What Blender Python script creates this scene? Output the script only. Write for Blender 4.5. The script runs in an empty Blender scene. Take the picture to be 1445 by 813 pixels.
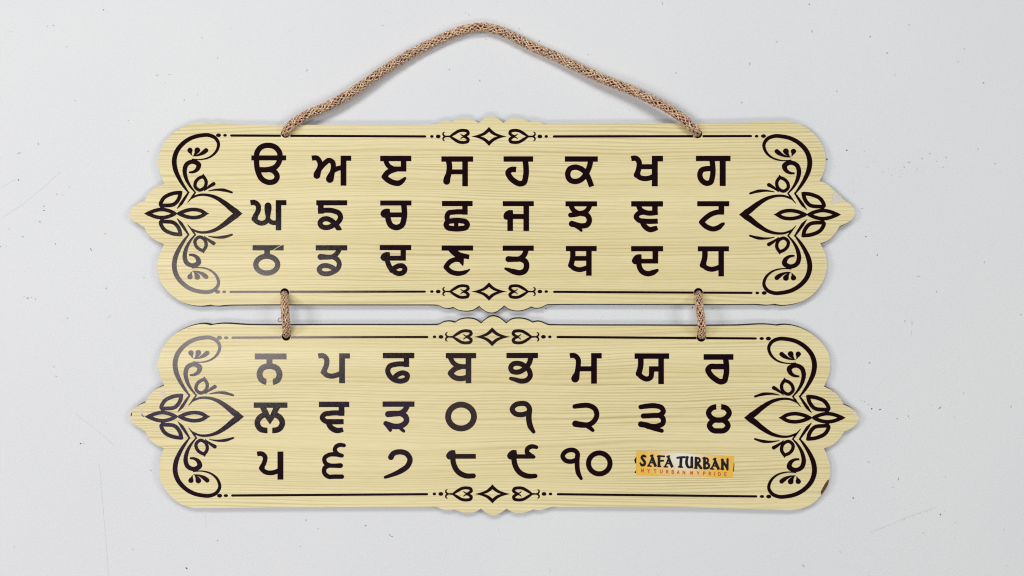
import bpy, bmesh, math, random
import numpy as np
from mathutils import Vector
from mathutils.geometry import tessellate_polygon
random.seed(7)
C = bpy.context.scene

# ------------------------------------------------------------------ camera, light, exposure
K = 0.0006                      # metres per photo pixel in the plane of the boards' faces
DIST = 0.70                     # camera to board faces
FACE = 0.0060                   # height of the boards' faces above the table
UNDER = 0.0020                  # height of their undersides: they rest on the cord knots
CAMZ = FACE + DIST
cam = bpy.data.objects.new('camera', bpy.data.cameras.new('camera'))
C.collection.objects.link(cam)
cam.location = (0, 0, CAMZ)
cam.data.sensor_width = 36.0
cam.data.lens = 36.0 * DIST / (1445 * K)
cam.data.clip_start = 0.01
cam.data.clip_end = 50
C.camera = cam
w = bpy.data.worlds.new('World'); C.world = w; w.use_nodes = True
bg = w.node_tree.nodes['Background']
bg.inputs[0].default_value = (0.55, 0.60, 0.70, 1); bg.inputs[1].default_value = 0.06
C.view_settings.view_transform = 'Standard'
C.view_settings.look = 'None'
C.view_settings.exposure = 0.0
C.view_settings.gamma = 1.0

def lamp(name, loc, aim, sx, sy, power, col):
    l = bpy.data.lights.new(name, 'AREA'); l.shape = 'RECTANGLE'
    l.size = sx; l.size_y = sy; l.energy = power; l.color = col
    o = bpy.data.objects.new(name, l); C.collection.objects.link(o)
    o.location = loc
    if aim: o.rotation_euler = (Vector(aim) - Vector(loc)).to_track_quat('-Z', 'Y').to_euler()
    return o
lamp('lamp_west', (-2.25, 0.30, 1.85), (-0.1, 0.05, 0), 0.4, 0.7, 23.5, (0.97, 0.985, 1.0))
lamp('lamp_east', (2.25, 0.20, 1.85), (0.1, 0, 0), 0.4, 0.7, 17, (0.97, 0.985, 1.0))
lamp('lamp_south', (0.0, -1.55, 1.95), (0, -0.1, 0), 2.2, 0.6, 17, (1.0, 0.99, 0.97))
lamp('lamp_north', (-0.15, 1.55, 1.95), (0, 0.1, 0), 2.0, 0.6, 30, (0.99, 0.995, 1.0))
# the ceiling fitting whose sheen lies over the left ends of the boards
def over(px, py, h):                       # the point at height h whose mirror image in the boards falls on a photo pixel
    f = 1 + h / DIST
    return ((px - 722.5) * K * f, (406.5 - py) * K * f, h)
cl = lamp('ceiling_lamp', over(322, 455, 1.4), None, 0.60, 0.29, 3.7, (1.0, 0.91, 0.89))
cl.data.shape = 'ELLIPSE'
for px, wide in ((232, 0.20), (553, 0.10)):                  # two violet lights added only to mirror as faint purple sheens in the print
    lamp('added_violet_light', over(px, 596, 1.4), None, wide, 0.11, wide * 1.15, (0.55, 0.40, 1.0))
lamp('ceiling_spot', over(655, 562, 1.4), None, 0.15, 0.22, 0.19, (1.0, 0.78, 0.68))
C.cycles.filter_width = 1.15

# ------------------------------------------------------------------ helpers
def at(px, py, z=FACE):
    f = K * (CAMZ - z) / DIST
    return Vector(((px - 722.5) * f, (406.5 - py) * f, z))

def catmull(P, closed=False, sub=8):
    """P: list of (x, y, w, corner). Catmull-Rom broken at the corners."""
    out = []; n = len(P)
    last = n if closed else n - 1
    for i in range(last):
        p1 = P[i]; p2 = P[(i + 1) % n]
        p0 = P[i - 1] if (i > 0 or closed) else None
        p3 = P[(i + 2) % n] if (i + 2 < n or closed) else None
        a1 = np.array(p1[:2], float); a2 = np.array(p2[:2], float)
        ln = np.linalg.norm(a2 - a1) + 1e-9
        def tang(pm, pc, pn):
            if pm is None or pn is None or pc[3]: return None
            a = np.array(pc[:2]) - np.array(pm[:2]); b = np.array(pn[:2]) - np.array(pc[:2])
            la = np.linalg.norm(a) + 1e-9; lb = np.linalg.norm(b) + 1e-9
            t = (a / la * lb + b / lb * la) / (la + lb)
            return t * ln
        m1 = tang(p0, p1, p2); m2 = tang(p1, p2, p3)
        d = a2 - a1
        if m1 is None and m2 is None: m1 = d; m2 = d
        elif m1 is None: m1 = 1.5 * d - 0.5 * m2
        elif m2 is None: m2 = 1.5 * d - 0.5 * m1
        for k in range(sub):
            t = k / sub
            h = (2*t**3-3*t*t+1)*a1 + (t**3-2*t*t+t)*m1 + (-2*t**3+3*t*t)*a2 + (t**3-t*t)*m2
            out.append((h[0], h[1], p1[2] + (p2[2] - p1[2]) * t))
    if not closed: out.append(P[-1][:3])
    return out

def parse(s, w0=1.0):
    """'x,y  x,y:w  x,y!  b' -> points, start butt, end butt"""
    pts = []; b0 = b1 = False
    tk = s.split()
    if tk[0] == 'b': b0 = True; tk = tk[1:]
    if tk[-1] == 'b': b1 = True; tk = tk[:-1]
    for t in tk:
        c = t.endswith('!'); t = t.rstrip('!')
        wd = w0
        if ':' in t: t, q = t.split(':'); wd = float(q)
        x, y = t.split(',')
        pts.append((float(x), float(y), wd, c))
    return pts, b0, b1

class Shape:
    """a printed mark drawn as a union of strokes and areas, contoured to clean outlines"""
    def __init__(self, code, step, grow=0.0):
        self.grow = grow
        self.items = []
        for line in code:
            neg = line[0] == '-'
            if neg: line = line[1:]
            k, rest = line[0], line[1:].strip()
            if k == 'S':
                wd, rest = rest.split(None, 1)
                pts, b0, b1 = parse(rest, float(wd))
                self.items.append((neg, 'S', catmull(pts), b0, b1))
            elif k == 'L':                                  # closed smooth loop
                wd, rest = rest.split(None, 1)
                pts, _, _ = parse(rest, float(wd))
                q = catmull(pts, True); q.append(q[0])
                self.items.append((neg, 'S', q, False, False))
            elif k == 'P':                                  # straight polygon
                pts, _, _ = parse(rest)
                self.items.append((neg, 'P', [p[:2] for p in pts]))
            elif k == 'C':                                  # smooth area
                pts, _, _ = parse(rest)
                self.items.append((neg, 'P', [p[:2] for p in catmull(pts, True)]))
            elif k == 'B':                                  # box x0,y0 x1,y1
                (a, b, *_), (c, d, *_) = parse(rest)[0]
                self.items.append((neg, 'P', [(a, b), (c, b), (c, d), (a, d)]))
            elif k == 'O':                                  # ring: w cx,cy rx,ry
                wd, rest = rest.split(None, 1)
                (cx, cy, *_), (rx, ry, *_) = parse(rest)[0]
                q = [(cx + rx*math.cos(a), cy + ry*math.sin(a), float(wd)) for a in np.linspace(0, 2*math.pi, 65)]
                self.items.append((neg, 'S', q, False, False))
            elif k == 'D':                                  # disc
                (cx, cy, *_), (rx, ry, *_) = parse(rest)[0]
                self.items.append((neg, 'P', [(cx + rx*math.cos(a), cy + ry*math.sin(a)) for a in np.linspace(0, 2*math.pi, 33)[:-1]]))
        self.step = step

    def contours(self):
        st = self.step
        xs = []; ys = []
        for it in self.items:
            for p in it[2]:
                r = (p[2] / 2 if len(p) > 2 else 0) + 4 * st
                xs += [p[0] - r, p[0] + r]; ys += [p[1] - r, p[1] + r]
        x0, x1, y0, y1 = min(xs), max(xs), min(ys), max(ys)
        gx = np.arange(x0, x1 + st, st); gy = np.arange(y0, y1 + st, st)
        big = 1e3
        F = np.full((len(gy), len(gx)), big)
        m = 4 * st
        for it in self.items:
            if it[1] == 'S':
                _, _, q, b0, b1 = it
                G = np.full_like(F, big)
                for a, b in zip(q[:-1], q[1:]):
                    r = max(a[2], b[2]) / 2 + m
                    i0 = max(0, int((min(a[0], b[0]) - r - x0) / st)); i1 = int((max(a[0], b[0]) + r - x0) / st) + 2
                    j0 = max(0, int((min(a[1], b[1]) - r - y0) / st)); j1 = int((max(a[1], b[1]) + r - y0) / st) + 2
                    X = gx[i0:i1][None, :]; Y = gy[j0:j1][:, None]
                    dx, dy = b[0] - a[0], b[1] - a[1]
                    t = np.clip(((X - a[0]) * dx + (Y - a[1]) * dy) / (dx*dx + dy*dy + 1e-12), 0, 1)
                    d = np.hypot(X - a[0] - t*dx, Y - a[1] - t*dy) - (a[2] + (b[2] - a[2]) * t) / 2
                    G[j0:j1, i0:i1] = np.minimum(G[j0:j1, i0:i1], d)
                for flag, e, f in ((b0, q[0], q[1]), (b1, q[-1], q[-2])):
                    if flag:
                        dx, dy = e[0] - f[0], e[1] - f[1]; l = math.hypot(dx, dy)
                        X = gx[None, :] - e[0]; Y = gy[:, None] - e[1]
                        pl = (X*dx + Y*dy) / l
                        near = np.hypot(X, Y) < e[2] * 0.9
                        G = np.where(near, np.maximum(G, pl), G)
            else:
                q = it[2]
                D = np.full_like(F, 1e9); S = np.zeros(F.shape, bool)
                X = gx[None, :]; Y = gy[:, None]
                for a, b in zip(q, q[1:] + q[:1]):
                    dx, dy = b[0] - a[0], b[1] - a[1]
                    t = np.clip(((X - a[0]) * dx + (Y - a[1]) * dy) / (dx*dx + dy*dy + 1e-12), 0, 1)
                    D = np.minimum(D, np.hypot(X - a[0] - t*dx, Y - a[1] - t*dy))
                    if a[1] != b[1]:
                        S ^= ((a[1] > Y) != (b[1] > Y)) & (X < (b[0] - a[0]) * (Y - a[1]) / (b[1] - a[1]) + a[0])
                G = np.where(S, -D, D)
            F = np.maximum(F, -G) if it[0] else np.minimum(F, G)
        F = F - self.grow
        F = np.where(np.abs(F) < 1e-9, 1e-9, F)
        return [simplify([(x0 + u*st, y0 + v*st) for u, v in c], 0.12 * st) for c in march(F)]

def march(F):
    ins = F < 0
    code = (ins[:-1, :-1] * 1 + ins[:-1, 1:] * 2 + ins[1:, 1:] * 4 + ins[1:, :-1] * 8)
    jj, ii = np.nonzero((code != 0) & (code != 15))
    T = {1: [(3, 0)], 2: [(0, 1)], 3: [(3, 1)], 4: [(1, 2)], 5: [(3, 0), (1, 2)], 6: [(0, 2)], 7: [(3, 2)],
         8: [(2, 3)], 9: [(2, 0)], 10: [(0, 1), (2, 3)], 11: [(2, 1)], 12: [(1, 3)], 13: [(1, 0)], 14: [(0, 3)]}
    nxt = {}
    def key(e, i, j):
        return (('h', i, j), ('v', i + 1, j), ('h', i, j + 1), ('v', i, j))[e]
    for j, i in zip(jj.tolist(), ii.tolist()):
        for a, b in T[int(code[j, i])]: nxt[key(a, i, j)] = key(b, i, j)
    def pos(k):
        t, i, j = k
        if t == 'h':
            a, b = F[j, i], F[j, i + 1]; return (i + a / (a - b), j)
        a, b = F[j, i], F[j + 1, i]; return (i, j + a / (a - b))
    out = []
    while nxt:
        s = next(iter(nxt)); k = s; c = []
        while k in nxt:
            c.append(pos(k)); k = nxt.pop(k)
        if len(c) > 6: out.append(c)
    return out

def simplify(c, tol):
    P = np.array(c); n = len(P)
    a = 0; b = int(np.argmax(np.hypot(*(P - P[0]).T)))
    keep = {a, b}; st = [(a, b), (b, n)]
    Q = np.vstack([P, P[:1]])
    while st:
        i, j = st.pop()
        if j - i < 2: continue
        d = Q[j] - Q[i]; l = np.hypot(*d) + 1e-12
        e = np.abs((Q[i+1:j, 0] - Q[i, 0]) * d[1] - (Q[i+1:j, 1] - Q[i, 1]) * d[0]) / l
        k = int(np.argmax(e))
        if e[k] > tol:
            k += i + 1; keep.add(k); st += [(i, k), (k, j)]
    return [tuple(P[i % n]) for i in sorted(keep) if i < n]

def inside(p, poly):
    x, y = p; r = False
    for (ax, ay), (bx, by) in zip(poly, poly[1:] + poly[:1]):
        if (ay > y) != (by > y) and x < (bx - ax) * (y - ay) / (by - ay) + ax: r = not r
    return r

def fill(loops):
    """outlines (photo pixels) -> verts (pixels), faces; holes by nesting"""
    depth = [sum(inside(l[0], o) for o in loops if o is not l) for l in loops]
    verts = []; faces = []
    for l, d in zip(loops, depth):
        if d % 2: continue
        holes = [h for h, e in zip(loops, depth) if e == d + 1 and inside(h[0], l)]
        grp = [l] + holes
        base = len(verts)
        for g in grp: verts += g
        for t in tessellate_polygon([[Vector((x, y, 0)) for x, y in g] for g in grp]):
            faces.append([base + i for i in t])
    return verts, faces

def link_mesh(name, V, Fc, mats, parent=None, midx=None, smooth=False):
    V = [Vector(v) for v in V]
    lo = Vector([min(v[i] for v in V) for i in range(3)]); hi = Vector([max(v[i] for v in V) for i in range(3)])
    c = Vector(((lo.x + hi.x) / 2, (lo.y + hi.y) / 2, lo.z))
    me = bpy.data.meshes.new(name)
    me.from_pydata([v - c for v in V], [], Fc)
    for m in mats: me.materials.append(m)
    if midx: me.polygons.foreach_set('material_index', midx)
    if smooth: me.polygons.foreach_set('use_smooth', [True] * len(me.polygons))
    me.update()
    o = bpy.data.objects.new(name, me); C.collection.objects.link(o)
    base = Vector((0, 0, 0))
    q = parent
    while q: base += q.location; q = q.parent
    o.location = c - base
    o.parent = parent
    return o

def flat(name, loops, z, mat, parent, label=None):
    """a printed mark lying on a board"""
    v, f = fill(loops)
    V = [at(x, y, z) for x, y in v]
    out = []
    for t in f:
        a, b, c = (V[i] for i in t)
        n = (b - a).cross(c - a)
        if n.length < 1e-14: continue
        out.append(t if n.z > 0 else t[::-1])
    o = link_mesh(name, V, out, [mat], parent)
    if label: o['label'] = label
    return o

def thing(name, loc, label, cat, group=None):
    o = bpy.data.objects.new(name, None); C.collection.objects.link(o)
    o.location = loc; o.empty_display_size = 0.02
    o['label'] = label; o['category'] = cat
    if group: o['group'] = group
    return o

# ------------------------------------------------------------------ materials
def mat(name):
    m = bpy.data.materials.new(name); m.use_nodes = True
    nt = m.node_tree
    return m, nt, nt.nodes['Principled BSDF']
class N:
    def __init__(s, nt): s.nt = nt
    def new(s, t, **kw):
        n = s.nt.nodes.new(t)
        for k, v in kw.items(): setattr(n, k, v)
        return n
    def put(s, sock, v):
        if hasattr(v, 'links') or isinstance(v, bpy.types.NodeSocket): s.nt.links.new(v, sock)
        else: sock.default_value = v
    def coord(s): return s.new('ShaderNodeTexCoord').outputs['Object']
    def mapping(s, v, scale, loc=(0, 0, 0)):
        n = s.new('ShaderNodeMapping'); s.put(n.inputs['Vector'], v)
        n.inputs['Scale'].default_value = scale; n.inputs['Location'].default_value = loc
        return n.outputs[0]
    def noise(s, v, scale, detail=2, rough=0.5, dist=0.0, col=False):
        n = s.new('ShaderNodeTexNoise'); s.put(n.inputs['Vector'], v)
        n.inputs['Scale'].default_value = scale; n.inputs['Detail'].default_value = detail
        n.inputs['Roughness'].default_value = rough; n.inputs['Distortion'].default_value = dist
        return n.outputs['Color' if col else 'Fac']
    def math(s, op, a, b=0.0, c=None):
        n = s.new('ShaderNodeMath', operation=op)
        s.put(n.inputs[0], a); s.put(n.inputs[1], b)
        if c is not None: s.put(n.inputs[2], c)
        return n.outputs[0]
    def ramp(s, f, *stops):
        n = s.new('ShaderNodeValToRGB'); s.put(n.inputs[0], f)
        e = n.color_ramp.elements
        while len(e) < len(stops): e.new(0.5)
        for i, (p, c) in enumerate(stops):
            e[i].position = p; e[i].color = (c, c, c, 1) if not isinstance(c, tuple) else (*c, 1)
        return n.outputs[0]
    def mix(s, f, a, b, mode='MIX'):
        n = s.new('ShaderNodeMix', data_type='RGBA', blend_type=mode)
        s.put(n.inputs[0], f)
        for sock, v in ((n.inputs[6], a), (n.inputs[7], b)):
            s.put(sock, (*v, 1) if isinstance(v, tuple) and len(v) == 3 else v)
        return n.outputs[2]
    def bump(s, h, strength, dist):
        n = s.new('ShaderNodeBump'); s.put(n.inputs['Height'], h)
        n.inputs['Strength'].default_value = strength; n.inputs['Distance'].default_value = dist
        return n.outputs[0]

def wood_material(name, off):
    m, nt, b = mat(name); g = N(nt)
    co = g.mapping(g.coord(), (1, 1, 1), off)
    # slow wander of the growth lines
    wob = g.noise(g.mapping(co, (3.2, 16, 1)), 1.0, 2, 0.5)
    wob2 = g.noise(g.mapping(co, (9, 40, 1)), 1.0, 1, 0.5)
    sep = g.new('ShaderNodeSeparateXYZ'); g.put(sep.inputs[0], co)
    y = g.math('ADD', g.math('ADD', sep.outputs[1], g.math('MULTIPLY', wob, 0.016)), g.math('MULTIPLY', wob2, 0.004))
    comb = g.new('ShaderNodeCombineXYZ'); g.put(comb.inputs[0], g.math('MULTIPLY', sep.outputs[0], 0.010)); g.put(comb.inputs[1], y)
    slow = g.noise(comb.outputs[0], 75, 1, 0.5)
    yw = g.math('ADD', y, g.math('MULTIPLY', slow, 0.012))
    comb2 = g.new('ShaderNodeCombineXYZ'); g.put(comb2.inputs[1], yw)
    wv = g.new('ShaderNodeTexWave', wave_type='BANDS', bands_direction='Y', wave_profile='SIN')
    g.put(wv.inputs['Vector'], comb2.outputs[0]); wv.inputs['Scale'].default_value = 118      # growth lines, under 3 mm apart
    wv.inputs['Distortion'].default_value = 0.0
    lines = g.noise(comb.outputs[0], 620, 2, 0.6)
    broad = g.noise(comb.outputs[0], 60, 2, 0.5)                # broad light and dark bands
    fib = g.noise(g.mapping(co, (60, 1700, 1)), 1.0, 2, 0.6)    # short fibres
    patch = g.noise(g.mapping(co, (5, 20, 1)), 1.0, 2, 0.5)
    amp = g.ramp(patch, (0.32, 0.32), (0.66, 1.0))
    dark = g.math('MULTIPLY', g.math('MULTIPLY', g.ramp(wv.outputs['Fac'], (0.30, 0.0), (0.95, 1.0)), g.ramp(lines, (0.36, 0.25), (0.60, 1.0))), amp)
    c = g.mix(g.ramp(broad, (0.35, 0.0), (0.68, 1.0)), (0.835, 0.74, 0.42), (0.77, 0.66, 0.345))
    c = g.mix(g.math('MULTIPLY', dark, 0.88), c, (0.53, 0.42, 0.185))
    c = g.mix(g.math('MULTIPLY', g.ramp(fib, (0.45, 0.0), (0.72, 1.0)), 0.22), c, (0.52, 0.40, 0.19))
    c = g.mix(g.math('MULTIPLY', g.ramp(fib, (0.25, 1.0), (0.45, 0.0)), 0.18), c, (0.88, 0.81, 0.53))
    g.put(b.inputs['Base Color'], c)
    b.inputs['Roughness'].default_value = 0.36
    b.inputs['Specular IOR Level'].default_value = 0.45
    tex = g.noise(co, 1500, 2, 0.6)
    g.put(b.inputs['Normal'], g.bump(tex, 0.25, 0.0003))
    return m

def ink_material():
    m, nt, b = mat('dark_brown_print'); g = N(nt)
    co = g.new('ShaderNodeNewGeometry').outputs['Position']
    pat = g.noise(co, 9, 2, 0.5)
    c = g.mix(g.ramp(pat, (0.4, 0.0), (0.65, 1.0)), (0.0105, 0.0022, 0.0030), (0.0095, 0.0024, 0.0050))
    sp = g.noise(co, 2600, 2, 0.6)
    g.put(b.inputs['Base Color'], c)
    g.put(b.inputs['Roughness'], g.math('ADD', g.math('MULTIPLY', sp, 0.12), 0.07))
    b.inputs['Specular IOR Level'].default_value = 0.5
    big = g.noise(co, 24, 1, 0.5)
    h = g.math('ADD', g.math('MULTIPLY', sp, 0.00009), g.math('MULTIPLY', big, 0.0009))
    g.put(b.inputs['Normal'], g.bump(h, 0.35, 1.0))
    return m

def plain(name, col, rough, spec=0.4, var=0.0, scale=300.0):
    m, nt, b = mat(name); g = N(nt)
    n = g.noise(g.coord(), scale, 3, 0.6)
    dk = tuple(v * (1 - var) for v in col); lt = tuple(min(1, v * (1 + var)) for v in col)
    g.put(b.inputs['Base Color'], g.mix(g.ramp(n, (0.3, 0.0), (0.7, 1.0)), dk, lt))
    b.inputs['Roughness'].default_value = rough; b.inputs['Specular IOR Level'].default_value = spec
    return m

def thread_material(name, col, dk):
    m, nt, b = mat(name); g = N(nt)
    co = g.coord()
    n = g.noise(co, 800, 2, 0.65)
    gl = g.noise(co, 1500, 1, 0.5)
    c = g.mix(g.ramp(n, (0.42, 0.0), (0.56, 1.0)), dk, col)
    c = g.mix(g.ramp(gl, (0.54, 0.0), (0.60, 1.0)), c, (1.0, 0.86, 0.60))
    g.put(b.inputs['Base Color'], c)
    b.inputs['Roughness'].default_value = 0.42
    b.inputs['Specular IOR Level'].default_value = 0.6
    g.put(b.inputs['Metallic'], g.math('MULTIPLY', g.ramp(gl, (0.55, 0.0), (0.68, 1.0)), 0.5))
    g.put(b.inputs['Normal'], g.bump(gl, 0.6, 0.0004))
    return m

def table_material():
    m, nt, b = mat('white_painted_top'); g = N(nt)
    co = g.coord()
    fine = g.noise(co, 1100, 2, 0.7)
    mid = g.noise(co, 420, 2, 0.6)
    cloud = g.noise(co, 3.5, 3, 0.5)
    c = g.mix(g.ramp(cloud, (0.3, 0.0), (0.7, 1.0)), (0.725, 0.735, 0.745), (0.755, 0.765, 0.757))
    c = g.mix(g.math('MULTIPLY', g.ramp(fine, (0.30, 1.0), (0.48, 0.0)), 0.42), c, (0.52, 0.53, 0.56))
    c = g.mix(g.math('MULTIPLY', g.ramp(fine, (0.56, 0.0), (0.75, 1.0)), 0.55), c, (0.84, 0.84, 0.84))
    # scattered small grey flecks, denser in some patches
    v = g.new('ShaderNodeTexVoronoi', feature='F1'); g.put(v.inputs['Vector'], co); v.inputs['Scale'].default_value = 95
    v.inputs['Randomness'].default_value = 1.0
    sx = g.new('ShaderNodeSeparateXYZ'); g.put(sx.inputs[0], v.outputs['Color'])
    pat = g.noise(co, 9, 2, 0.6)
    rare = g.math('GREATER_THAN', sx.outputs[0], g.ramp(pat, (0.42, 0.99), (0.72, 0.72)))
    rad = g.math('MULTIPLY_ADD', sx.outputs[1], 0.055, 0.02)
    dd = g.math('ADD', v.outputs['Distance'], g.math('MULTIPLY_ADD', mid, 0.12, -0.06))
    spot = g.math('MULTIPLY', rare, g.math('LESS_THAN', dd, rad))
    c = g.mix(g.math('MULTIPLY', spot, g.math('MULTIPLY_ADD', sx.outputs[2], 0.28, 0.06)), c, (0.34, 0.34, 0.35))
    g.put(b.inputs['Base Color'], c)
    b.inputs['Roughness'].default_value = 0.62
    b.inputs['Specular IOR Level'].default_value = 0.25
    h = g.math('ADD', g.math('MULTIPLY', mid, 0.6), g.math('MULTIPLY', fine, 0.4))
    g.put(b.inputs['Normal'], g.bump(h, 0.30, 0.0012))
    return m

def sticker_material():
    m, nt, b = mat('yellow_sticker_paper'); g = N(nt)
    sp = g.new('ShaderNodeSeparateXYZ'); g.put(sp.inputs[0], g.coord())
    u = g.math('DIVIDE', g.math('ADD', sp.outputs[0], 0.002), 0.034)     # printed fade to white in the middle
    v = g.math('DIVIDE', g.math('ADD', sp.outputs[1], -0.006), 0.024)
    r = g.math('SQRT', g.math('ADD', g.math('MULTIPLY', u, u), g.math('MULTIPLY', v, v)))
    c = g.ramp(r, (0.0, (0.82, 0.80, 0.80)), (0.25, (0.82, 0.75, 0.60)), (0.62, (0.84, 0.57, 0.21)), (1.0, (0.83, 0.49, 0.06)))
    g.put(b.inputs['Base Color'], c)
    b.inputs['Roughness'].default_value = 0.4
    return m

M_ink = ink_material()
M_edge = plain('charred_cut_edge', (0.010, 0.007, 0.009), 0.7, 0.2)
M_table = table_material()
M_fleck = plain('grey_fleck', (0.40, 0.40, 0.41), 0.8, 0.2, 0.3)
M_fleckd = plain('dark_fleck', (0.10, 0.10, 0.11), 0.8, 0.2, 0.3)
M_scratch = plain('faint_scratch', (0.64, 0.64, 0.65), 0.8, 0.2, 0.08)
M_th = [thread_material('beige_thread', (0.78, 0.46, 0.26), (0.24, 0.09, 0.05)),
        thread_material('rose_thread', (0.60, 0.27, 0.165), (0.16, 0.05, 0.04)),
        thread_material('tan_thread', (0.74, 0.49, 0.27), (0.22, 0.11, 0.05))]
M_core = plain('cord_core', (0.05, 0.017, 0.016), 0.8, 0.2, 0.4, 900)
M_sticker = sticker_material()
M_red = plain('red_print', (0.50, 0.09, 0.03), 0.5)
M_black = plain('black_print', (0.005, 0.005, 0.007), 0.45, 0.3)
M_chip = plain('bare_brown_fibreboard', (0.13, 0.055, 0.018), 0.85, 0.2, 0.5, 700)
M_pale = plain('bare_pale_scuff', (0.66, 0.60, 0.56), 0.8, 0.2, 0.12, 500)
M_tape = plain('milky_clear_tape', (0.66, 0.62, 0.56), 0.35, 0.5, 0.05, 250)

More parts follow.
